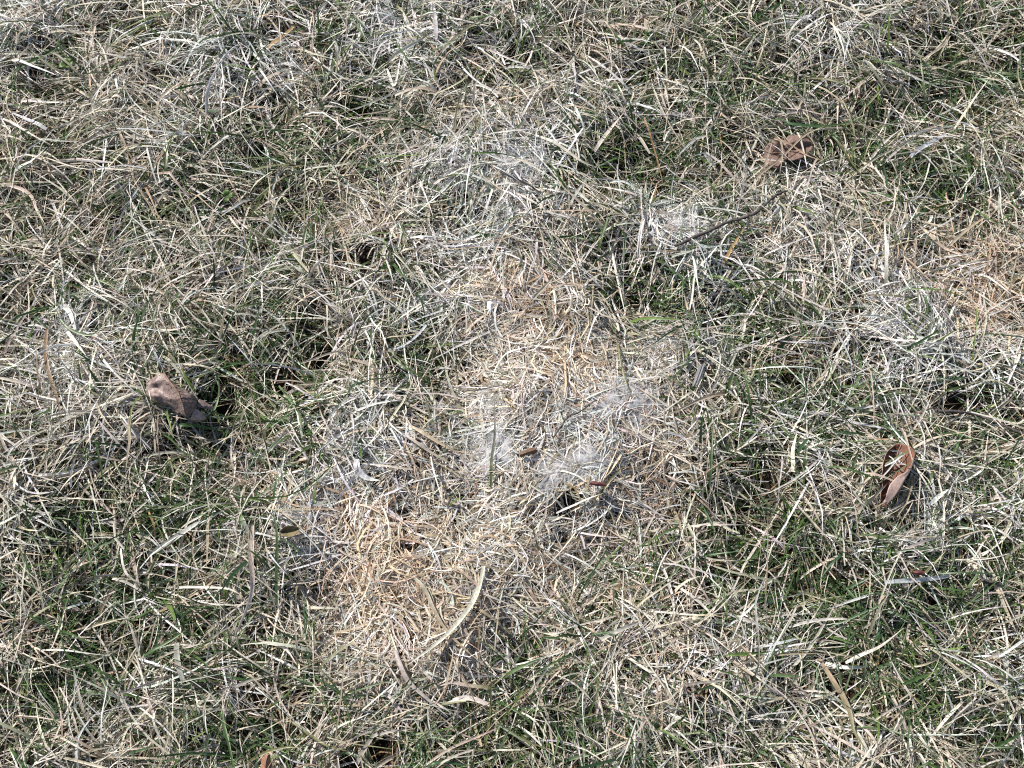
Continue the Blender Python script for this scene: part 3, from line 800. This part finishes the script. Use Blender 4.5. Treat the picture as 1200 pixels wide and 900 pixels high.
def interp_rows(keys, n):
    """keys: list of rows of the same length; smooth interpolation to n rows"""
    K = np.array(keys, float)
    t = np.linspace(0, len(K) - 1, n)
    i = np.clip(t.astype(int), 0, len(K) - 2); f = (t - i)[:, None, None]
    f = f * f * (3 - 2 * f) * .5 + f * .5
    return K[i] * (1 - f) + K[i + 1] * f

def leaf_from_rows(label, px0, rows, mats, rib_col=None, nrow=17, crinkle=.0012, scale_px=1.0, lift=0.0, seed=5, petiole=None, resample=4):
    """rows of (px, py, height in mm) across the leaf, in the photograph's own proportions, laid out at the leaf's place on the turf"""
    cx, cy = px0
    ox, oy, oz = on_top([cx], [cy], 0)
    ox, oy, oz = float(ox[0]), float(oy[0]), float(oz[0]) + lift
    e = empty("dry_leaf", (ox, oy, oz))
    R = interp_rows(rows, nrow)
    # finer across
    m = R.shape[1]; t = np.linspace(0, m - 1, (m - 1) * resample + 1)
    i = np.clip(t.astype(int), 0, m - 2); f = (t - i)[None, :, None]
    R = R[:, i] * (1 - f) + R[:, i + 1] * f
    hz = R[..., 2] * .001
    x, y = ground_at(R[..., 0], R[..., 1], oz + hz)
    G = np.stack([x - ox, y - oy, hz], -1)
    rr = np.random.default_rng(seed)
    G[..., 2] += crinkle * (2 * fbm(x, y, .009, 400 + seed) - 1)
    G[..., 0] += .0006 * (2 * fbm(x, y, .006, 500 + seed) - 1)
    edge = np.zeros(G.shape[:2]); edge[[0, -1], :] = 1; edge[:, [0, -1]] = 1
    G[..., :2] += edge[..., None] * rr.normal(0, .0007, G[..., :2].shape)
    o = grid_mesh("lamina", G, mats); link(o, e)
    if rib_col is not None:
        j = rib_col * resample
        line = G[:, j].copy(); line[:, 2] += .0003
        link(tube("midrib", line, np.linspace(.0009, .0004, len(line)), M_RIB, 6), e)
        for k in range(2, nrow - 2, 2):
            for sgn in (-1, 1):
                js = [j + sgn * q for q in range(0, resample + 2) if 0 <= j + sgn * q < G.shape[1]]
                if len(js) < 3: continue
                ln = np.array([G[min(nrow - 1, k + q // 2), jj] for q, jj in enumerate(js)]); ln[:, 2] += .0002
                link(tube("vein", ln, np.linspace(.0004, .0002, len(ln)), M_RIB, 5), e)
    if petiole is not None:
        pr = np.array(petiole, float)
        x, y = ground_at(pr[:, 0], pr[:, 1], oz + pr[:, 2] * .001)
        link(tube("petiole", np.stack([x - ox, y - oy, pr[:, 2] * .001], -1), np.linspace(.0009, .0007, len(pr)), M_RIB, 6), e)
    tag(e, label, "leaf")
    return e

# curled leaf on the left: a left lobe, a ridge, a right face falling away, an end rolled up
def lf(x, y): return (150 + x / 10.0, 420 + y / 10.0)
def row(*p): return [(*lf(a, b), z) for a, b, z in p]
leaf_from_rows("curled mauve-brown dry leaf with a rolled end on green and straw grass", (203, 466), [
    row((300, 225, 14), (335, 190, 17), (370, 168, 19), (420, 172, 18), (450, 190, 12), (470, 215, 6)),
    row((236, 300, 11), (300, 290, 18), (390, 250, 20), (490, 272, 25), (545, 300, 17), (580, 335, 6)),
    row((224, 345, 11), (330, 350, 12), (450, 310, 20), (540, 335, 28), (620, 345, 19), (660, 380, 5)),
    row((212, 440, 8), (330, 440, 17), (470, 420, 15), (590, 410, 28), (700, 385, 19), (760, 430, 5)),
    row((280, 500, 7), (390, 495, 11), (510, 480, 17), (615, 465, 28), (750, 430, 20), (815, 470, 5)),
    row((400, 540, 6), (480, 530, 12), (560, 535, 13), (640, 530, 26), (770, 500, 18), (825, 520, 4)),
    row((500, 560, 3), (540, 580, 9), (600, 590, 11), (662, 605, 22), (765, 590, 14), (815, 575, 3)),
    row((525, 625, 1), (570, 635, 5), (630, 650, 8), (685, 690, 14), (745, 660, 10), (795, 630, 2)),
], [M_LEAF_MAUVE, M_LEAF_PALE], rib_col=3, seed=5, lift=-.002, crinkle=.0022, nrow=22)
cl = bpy.data.objects[[o.name for o in bpy.data.objects if o.name.startswith("dry_leaf")][-1]]
def scroll(parent, a, b, r, arc, mat, z0):
    x, y = ground_at([a[0], b[0]], [a[1], b[1]], parent.location.z + z0)
    A = np.array([x[0] - parent.location.x, y[0] - parent.location.y, z0]); Bp = np.array([x[1] - parent.location.x, y[1] - parent.location.y, z0 - .004])
    d = Bp - A; d /= np.linalg.norm(d); u = np.cross(d, [0, 0, 1]); u /= np.linalg.norm(u); v = np.cross(u, d)
    G = np.zeros((9, 14, 3))
    for i in range(9):
        for j in range(14):
            th = arc[0] + (arc[1] - arc[0]) * j / 13; rr_ = r * (1 - .85 * (i / 8) ** 2) * (1 - .25 * j / 13)
            G[i, j] = A + (Bp - A) * i / 8 + rr_ * (math.cos(th) * u + math.sin(th) * v)
    G += np.random.default_rng(3).normal(0, .0002, G.shape)
    o = grid_mesh("rolled_tip", G, [mat]); link(o, parent)
scroll(cl, lf(760, 640), lf(900, 690), .0062, (-.4, 4.0), M_LEAF_PALE, .006)
scroll(cl, lf(820, 520), lf(990, 570), .0045, (.2, 4.4), M_LEAF_MAUVE, .005)

# red-brown leaf on the right: a trough with upturned edges, the lower right side folded over
def rf(x, y): return (1000 + x / 9.0, 500 + y / 9.0)
def row2(*p): return [(*rf(a, b), z) for a, b, z in p]
leaf_from_rows("red-brown dry leaf, hollow side up with one lower edge folded over paler", (1050, 548), [
    row2((430, 200, 8), (460, 190, 5), (510, 185, 4), (560, 190, 5), (600, 205, 8), (610, 212, 9)),
    row2((335, 275, 12), (390, 265, 4), (470, 260, 1), (560, 265, 4), (650, 275, 11), (655, 285, 12)),
    row2((310, 390, 13), (365, 385, 4), (450, 380, 0), (550, 375, 5), (640, 370, 13), (620, 385, 14)),
    row2((305, 500, 12), (360, 500, 4), (430, 495, 0), (520, 480, 6), (600, 470, 13), (560, 490, 15)),
    row2((298, 610, 10), (350, 610, 3), (410, 610, 0), (480, 600, 6), (560, 545, 13), (455, 530, 14)),
    row2((290, 720, 6), (335, 720, 3), (380, 720, 1), (430, 720, 5), (500, 655, 11), (385, 620, 12)),
    row2((285, 790, 4), (315, 790, 2), (345, 795, 1), (380, 800, 3), (430, 745, 8), (345, 720, 9)),
    row2((285, 835, 2), (295, 837, 1), (305, 838, 1), (330, 832, 2), (350, 815, 4), (320, 800, 5)),
], [M_LEAF_RED, M_LEAF_PALE], rib_col=2, seed=8, lift=-.003)

# half-buried brown leaf at the top right: two crinkled facets either side of a midrib
def tf(x, y): return (880 + x / 12.0, 140 + y / 12.0)
def row3(*p): return [(*tf(a, b), z) for a, b, z in p]
leaf_from_rows("pinkish-brown flat leaf half buried under crossing straw blades", (921, 182), [
    row3((330, 250, 2), (250, 330, 7), (190, 430, 3), (180, 500, 0)),
    row3((400, 250, 3), (350, 330, 9), (300, 480, 4), (240, 640, 1)),
    row3((480, 300, 3), (450, 370, 3), (420, 480, 0), (340, 700, 2)),
    row3((530, 230, 6), (540, 330, 9), (530, 440, 1), (470, 560, 4)),
    row3((640, 215, 8), (650, 310, 9), (650, 405, 1), (560, 585, 8)),
    row3((740, 235, 8), (750, 310, 8), (750, 385, 1), (690, 545, 8)),
    row3((810, 260, 6), (830, 310, 6), (840, 368, 1), (810, 470, 6)),
    row3((860, 330, 4), (865, 345, 4), (875, 360, 2), (868, 385, 3)),
], [M_LEAF_BROWN], rib_col=2, seed=12, lift=-.006, nrow=17, crinkle=.002)
# red leaf tip sticking up at the bottom edge
leaf_from_rows("small upright reddish leaf tip under an olive stalk", (311, 893), [
    [(303, 914, 0), (310, 915, 3), (318, 914, 1)], [(304, 903, 4), (311, 902, 8), (317, 902, 5)],
    [(306, 892, 8), (312, 891, 12), (317, 892, 8)], [(311, 884, 11), (314, 883, 13), (316, 884, 11)]],
    [M_LEAF_RED if False else leaf_material("rust_leaf", (.20, .085, .05), (.36, .19, .13))], rib_col=1, seed=15, nrow=9, crinkle=.0006, lift=-.003)

# ------------------------------------------------------------------ twigs, chip and scraps
def wood_material(name, lo, hi, scale=500):
    m, nt, out = new_mat(name)
    N = nt.nodes.new; L = nt.links.new
    tc = N("ShaderNodeTexCoord")
    mp = N("ShaderNodeMapping"); mp.inputs["Scale"].default_value = (1, .12, 1); L(tc.outputs["Object"], mp.inputs[0])
    n1 = N("ShaderNodeTexNoise"); n1.inputs["Scale"].default_value = scale; n1.inputs["Detail"].default_value = 6
    L(mp.outputs[0], n1.inputs["Vector"])
    cr = N("ShaderNodeValToRGB"); cr.color_ramp.elements[0].position = .35; cr.color_ramp.elements[1].position = .7
    cr.color_ramp.elements[0].color = (*lo, 1); cr.color_ramp.elements[1].color = (*hi, 1)
    L(n1.outputs["Fac"], cr.inputs[0])
    p = N("ShaderNodeBsdfPrincipled"); p.inputs["Roughness"].default_value = .8; L(cr.outputs[0], p.inputs["Base Color"])
    b = N("ShaderNodeBump"); b.inputs["Strength"].default_value = .6; b.inputs["Distance"].default_value = .0006
    L(n1.outputs["Fac"], b.inputs["Height"]); L(b.outputs[0], p.inputs["Normal"]); L(p.outputs[0], out.inputs[0])
    return m
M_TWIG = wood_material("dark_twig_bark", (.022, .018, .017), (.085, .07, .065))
M_CHIP = wood_material("weathered_grey_wood", (.10, .10, .105), (.26, .255, .26))
def twig(pts, r_px, label, lift=.002, nodes=(), side=None, taper=.55):
    n = 26
    path = smooth_path(pts, n)
    x, y, z = on_top(path[:, 0], path[:, 1], 0)
    z = np.convolve(np.pad(z, 5, mode='edge'), np.ones(11) / 11, 'valid') + lift
    x, y = ground_at(path[:, 0], path[:, 1], z)
    P = np.stack([x, y, z], -1); org = P[0].copy()
    P = P - org + np.random.default_rng(4).normal(0, .00025, P.shape)
    t = np.linspace(0, 1, n)
    r = r_px * PX * (1 - (1 - taper) * t)
    for q in nodes: r = r * (1 + .45 * np.exp(-((t - q) / .03) ** 2))
    e = empty("twig", org)
    link(tube("stem", P, r, M_TWIG, 8, .10), e)
    for q in nodes:
        k = int(q * (n - 1))
        d = np.array([random.uniform(-1, 1), random.uniform(-1, 1), .7]); d /= np.linalg.norm(d)
        link(tube("bud", [P[k], P[k] + d * .0016, P[k] + d * .003], [r[k] * .8, r[k] * .7, r[k] * .2], M_TWIG, 6), e)
    if side:
        for q, (dx, dy) in side:
            k = int(q * (n - 1))
            d = np.array([dx, dy, .15])
            link(tube("side_shoot", [P[k] + d * s for s in (0, .004, .008, .012)], [r[k] * .6, r[k] * .5, r[k] * .45, r[k] * .25], M_TWIG, 6), e)
    tag(e, label, "twig")
twig([(791, 288), (825, 273), (855, 259), (866, 257), (887, 248), (905, 232), (923, 223)], 2.0, "long dark bent twig lying over white and tan straw", nodes=(.1, .47, .62, .85), side=[(.62, (.25, -.9))], taper=.7)
twig([(648, 513), (665, 489), (678, 483), (699, 469)], 1.0, "hair-thin dark twig with a knot lying on the dead patch", lift=.004, nodes=(.38,), taper=.8)
twig([(1096, 481), (1136, 484), (1163, 493), (1200, 509), (1230, 522)], 2.2, "dark knotted strip sunk in grey straw beyond the red-brown leaf", lift=-.001, nodes=(.3, .7))  # narrow dark tapering strip with two knots, set just into the straw
twig([(1151, 680), (1160, 682), (1173, 685)], 2.4, "short black twig piece lying on grass by a tan blade", lift=.003, taper=.9)
twig([(1143, 392), (1115, 398)], .9, "fine dark twig at the lower edge of the pink dead straw", taper=.6)

def chip():
    x, y, z = on_top([819], [440], 0)
    e = empty("wood_chip", (float(x[0]), float(y[0]), float(z[0]) + .002))
    bm = bmesh.new()
    prof = [(-3.4, -1.6), (-1.5, -2.2), (1.2, -1.9), (3.3, -1.2), (3.6, .7), (1.4, 1.9), (.2, 1.4), (-1.2, 2.1), (-3.3, 1.2)]
    rings = []
    rr = np.random.default_rng(11)
    for k, yy in enumerate(np.linspace(-12, 12, 9)):
        s = 1 - .18 * abs(yy) / 12
        rings.append([bm.verts.new(((a * s + rr.normal(0, .18)) * .001, (yy + (a * .8 if k in (0, 8) else 0) + rr.normal(0, .2)) * .001, (b * s + rr.normal(0, .15)) * .001)) for a, b in prof])
    m = len(prof)
    for k in range(8):
        for i in range(m):
            bm.faces.new((rings[k][i], rings[k][(i + 1) % m], rings[k + 1][(i + 1) % m], rings[k + 1][i]))
    bm.faces.new(rings[0][::-1]); bm.faces.new(rings[8])
    bmesh.ops.recalc_face_normals(bm, faces=bm.faces)
    me = bpy.data.meshes.new("chip_body"); bm.to_mesh(me); bm.free(); me.materials.append(M_CHIP)
    o = bpy.data.objects.new("chip_body", me); link(o, e)
    sp = bpy.data.objects.new("splinter", None)
    t = tube("splinter", [(.002, .009, .0015), (.0026, .0125, .002), (.0028, .016, .0018)], [.0009, .0006, .0002], M_CHIP, 5); link(t, e)
    bpy.data.objects.remove(sp)
    e.rotation_euler = (.1, .15, -.36)
    tag(e, "small weathered grey wood chip lying in straw", "wood chip")
chip()

M_PAPER = leaf_material("bleached_scrap", (.62, .63, .66), (.80, .80, .80), .7, 300, .3)
M_CREAM = leaf_material("cream_scrap", (.62, .56, .44), (.78, .73, .62), .6, 300, .3)
M_RUSSET = leaf_material("russet_scrap", (.06, .035, .022), (.17, .10, .065), .6, 300, .1)
M_MAROON = leaf_material("maroon_scrap", (.06, .018, .018), (.15, .05, .045), .5, 300, .1)
M_OLIVE = leaf_material("olive_scrap", (.10, .085, .045), (.24, .20, .11), .5, 300, .2)
def scrap(name, px0, rows, mat, label, cat, lift=.002, seed=1, crinkle=.0008):
    cx, cy = px0
    ox, oy, oz = on_top([cx], [cy], 0); ox, oy, oz = float(ox[0]), float(oy[0]), float(oz[0]) + lift
    R = interp_rows(rows, 9)
    m = R.shape[1]; t = np.linspace(0, m - 1, (m - 1) * 3 + 1); i = np.clip(t.astype(int), 0, m - 2); f = (t - i)[None, :, None]
    R = R[:, i] * (1 - f) + R[:, i + 1] * f
    x, y = ground_at(R[..., 0], R[..., 1], oz + R[..., 2] * .001)
    G = np.stack([x - ox, y - oy, R[..., 2] * .001], -1)
    rr = np.random.default_rng(seed)
    G[..., 2] += crinkle * (2 * fbm(x, y, .006, 600 + seed) - 1)
    ed = np.zeros(G.shape[:2]); ed[[0, -1]] = 1; ed[:, [0, -1]] = 1
    G[..., :2] += ed[..., None] * rr.normal(0, .0006, G[..., :2].shape)
    o = grid_mesh(name, G, [mat], .0003); o.location = (ox, oy, oz); link(o)
    tag(o, label, cat)
scrap("dead_leaf_scrap", (618, 529), [[(607, 531, 0), (609, 533, 2), (608, 535, 0)], [(615, 527, 2), (618, 530, 5), (618, 534, 1)], [(624, 524, 2), (627, 527, 5), (628, 531, 1)], [(629, 524, 1), (629, 526, 3), (629, 528, 1)]], M_RUSSET, "tiny curled russet leaf scrap lying on the dead patch", "leaf scrap", .001, 2, .0016)
scrap("dead_leaf_scrap", (701, 567), [[(691, 564, 0), (691, 566, 2), (691, 568, 0)], [(701, 564, 2), (701, 567, 4), (701, 570, 1)], [(710, 566, 1), (711, 568, 2), (710, 570, 0)]], M_MAROON, "narrow maroon leaf scrap at the foot of an olive blade", "leaf scrap", .005, 3)
scrap("dead_leaf_scrap", (1076, 671), [[(1068, 667, 0), (1068, 670, 2), (1068, 672, 0)], [(1076, 668, 2), (1076, 671, 5), (1076, 675, 1)], [(1083, 670, 1), (1084, 672, 2), (1083, 675, 0)]], M_MAROON, "dark maroon scrap lying on a broad grey-white blade", "leaf scrap", .006, 4)
scrap("dead_leaf_scrap", (338, 622), [[(327, 622, 3), (329, 625, 0), (329, 628, 4)], [(334, 617, 5), (336, 623, -2), (337, 629, 4)], [(343, 616, 5), (344, 622, -2), (345, 628, 4)], [(349, 617, 4), (350, 620, 0), (350, 624, 3)]], M_OLIVE, "hollow olive leaf scrap at the edge of the peach mound", "leaf scrap", .003, 5)
scrap("bleached_flake", (577, 355), [[(574, 350, 1), (577, 350, 2), (583, 347, 1)], [(571, 354, 1), (575, 355, 2), (582, 351, 1)], [(571, 360, 0), (575, 358, 2), (579, 356, 1)], [(574, 367, 0), (575, 365, 1), (577, 363, 0)]], M_PAPER, "small white papery flake above the dead patch", "flake", -.003, 6, .003)
B([(418, 536), (418, 547), (424, 556), (433, 561), (446, 563)], 7.5, 'w', "broad white blade curled round like a claw", lift=.003)
B([(65, 364), (74, 359), (82, 367), (88, 386)], 6.5, 'w', "ragged white strip over a green blade bent like a bow", lift=.001, blunt=True)

# ------------------------------------------------------------------ seedlings
def seedling(px, py, label, n=5, ln=.009, seed=1):
    x, y, z = on_top([px], [py], 0)
    e = empty("seedling", (float(x[0]), float(y[0]), float(z[0]) - .006))
    rr = random.Random(seed)
    link(tube("stem", [(0, 0, -.008), (.0003, 0, 0), (0, .0003, .007)], [.0007, .0006, .0004], M_SEED, 6), e)
    for k in range(n):
        a = 2 * math.pi * k / n + rr.uniform(-.3, .3); l = ln * rr.uniform(.8, 1.25); wd = l * rr.uniform(.30, .42)
        G = np.zeros((8, 5, 3))
        for i in range(8):
            t = i / 7
            for j in range(5):
                v = (j - 2) / 2
                hw = wd * math.sin(math.pi * min(1, t * .93 + .05)) ** .8
                G[i, j] = (t * l * math.cos(a) - v * hw * math.sin(a), t * l * math.sin(a) + v * hw * math.cos(a), .006 + .004 * math.sin(2.4 * t) + .15 * abs(v) * hw)
        link(grid_mesh("leaf", G, [M_SEED], .0003), e)
    tag(e, label, "plant")
M_SEED = leaf_material("seedling_leaf", (.05, .10, .022), (.095, .16, .038), .45, 200, .3)
seedling(79, 75, "tiny yellow-green seedling beside a broad dark green blade", 5, .008, 3)
seedling(267, 231, "tiny bright green seedling with rounded clover-like leaves", 4, .007, 5)
seedling(213, 105, "very small green seedling under a hooked tan blade", 4, .005, 9)

# ------------------------------------------------------------------ grey mould films
def film_material():
    m, nt, out = new_mat("mould_film")
    N = nt.nodes.new; L = nt.links.new
    tc = N("ShaderNodeTexCoord")
    n1 = N("ShaderNodeTexNoise"); n1.inputs["Scale"].default_value = 120; n1.inputs["Detail"].default_value = 8; n1.inputs["Roughness"].default_value = .62; n1.inputs["Distortion"].default_value = .8
    L(tc.outputs["Object"], n1.inputs["Vector"])
    a = N("ShaderNodeAttribute"); a.attribute_name = "tint"
    mr = N("ShaderNodeMapRange"); mr.inputs[1].default_value = .40; mr.inputs[2].default_value = .60; mr.inputs[3].default_value = .0; mr.inputs[4].default_value = .72
    L(n1.outputs["Fac"], mr.inputs[0])
    mu = N("ShaderNodeMath"); mu.operation = 'MULTIPLY'; L(mr.outputs[0], mu.inputs[0]); L(a.outputs["Fac"], mu.inputs[1])
    d = N("ShaderNodeBsdfDiffuse"); d.inputs["Color"].default_value = (.66, .67, .71, 1)
    t = N("ShaderNodeBsdfTranslucent"); t.inputs["Color"].default_value = (.66, .67, .71, 1)
    m1 = N("ShaderNodeMixShader"); m1.inputs[0].default_value = .4; L(d.outputs[0], m1.inputs[1]); L(t.outputs[0], m1.inputs[2])
    tr = N("ShaderNodeBsdfTransparent")
    m2 = N("ShaderNodeMixShader"); L(mu.outputs[0], m2.inputs[0]); L(tr.outputs[0], m2.inputs[1]); L(m1.outputs[0], m2.inputs[2])
    L(m2.outputs[0], out.inputs[0])
    return m
M_FILM = film_material()
M_THREAD = blade_material("mould_thread", .8, .3, .1)
def mould(px, py, rpx, label, dens=1.0, seed=0, sink=.0055):
    rr = np.random.default_rng(900 + seed)
    x0, y0, z0 = on_top([px], [py], 0); x0, y0, z0 = float(x0[0]), float(y0[0]), float(z0[0])
    R = rpx * PX
    e = empty("mould_film", (x0, y0, z0))
    na, nr = 28, 9
    ang = np.linspace(0, 2 * np.pi, na + 1)
    rad = R * (.75 + .5 * vnoise(np.cos(ang) * 1.0, np.sin(ang) * 1.0, .6, 950 + seed))
    t = np.linspace(0, 1, nr)
    gx = np.outer(np.cos(ang) * rad, t); gy = np.outer(np.sin(ang) * rad, t)
    zz = can(x0 + gx, y0 + gy) - sink - z0 + .004 * (vnoise(x0 + gx, y0 + gy, .008, 960) - .5)
    G = np.stack([gx, gy, zz], -1).reshape(-1, 3)
    idx = np.arange((na + 1) * nr).reshape(na + 1, nr)
    F = np.stack([idx[:-1, :-1], idx[1:, :-1], idx[1:, 1:], idx[:-1, 1:]], -1).reshape(-1, 4)
    C = np.repeat(((1 - t ** 1.3) * dens)[None, :], na + 1, 0).reshape(-1, 1) * np.ones((1, 3))
    o = bpy.data.objects.new("film", mesh_quads("film", G, F, C, M_FILM)); link(o, e)
    n = int(60 * dens * (rpx / 30) ** 2)
    a = rr.uniform(0, 2 * np.pi, n); q = np.sqrt(rr.random(n)) * R * .95
    sx, sy = np.cos(a) * q, np.sin(a) * q
    ph = rr.uniform(0, 2 * np.pi, n); L = rr.uniform(.006, .022, n)
    s = np.linspace(0, 1, 5)[None, :]
    px_ = sx[:, None] + np.cos(ph)[:, None] * L[:, None] * s + .0012 * np.sin(3 * s + a[:, None])
    py_ = sy[:, None] + np.sin(ph)[:, None] * L[:, None] * s
    pz = can(x0 + px_, y0 + py_) - z0 - .003 + rr.uniform(-.002, .0025, (n, 1))
    V, Q, C = ribbons(np.stack([px_, py_, pz], -1), rr.uniform(.00015, .0004, n), np.zeros((n, 5)), None, np.ones(n, bool), np.full((n, 3), .74), np.full((n, 3), .74), rr)
    o = bpy.data.objects.new("thread_web", mesh_quads("thread_web", V, Q, C, M_THREAD)); link(o, e)
    o["kind"] = "stuff"
    tag(e, label, "mould", "mould films over dead straw")
mould(578, 525, 30, "bluish-white mould film at the foot of the fading green blade", 1.4, 1, .0003)
mould(574, 475, 30, "grey mould film along the upper part of the fading green blade", .8, 2)
mould(693, 541, 26, "round lilac-white mould film beside an olive blade", 1.4, 3, .0003)
mould(733, 472, 40, "wide pale mould film beside a hair-thin knotted twig", 1.2, 4, .0006)
mould(672, 470, 30, "grey mould film under a hair-thin knotted twig", .8, 5)
mould(555, 352, 15, "small bluish mould film beside a white papery flake", 1.0, 6)
mould(590, 395, 30, "faint grey mould film between papery flake and orange straw", .7, 7)
mould(650, 555, 26, "grey mould film above the black hole", 1.1, 8, .001)
mould(800, 262, 32, "white mould film at the end of the long dark bent twig", .7, 9)
mould(604, 188, 40, "white mould film on the whitest straw by a dark rotted blade", .7, 10)
mould(775, 400, 30, "pale mould film near an olive blade and green grass", .6, 11)
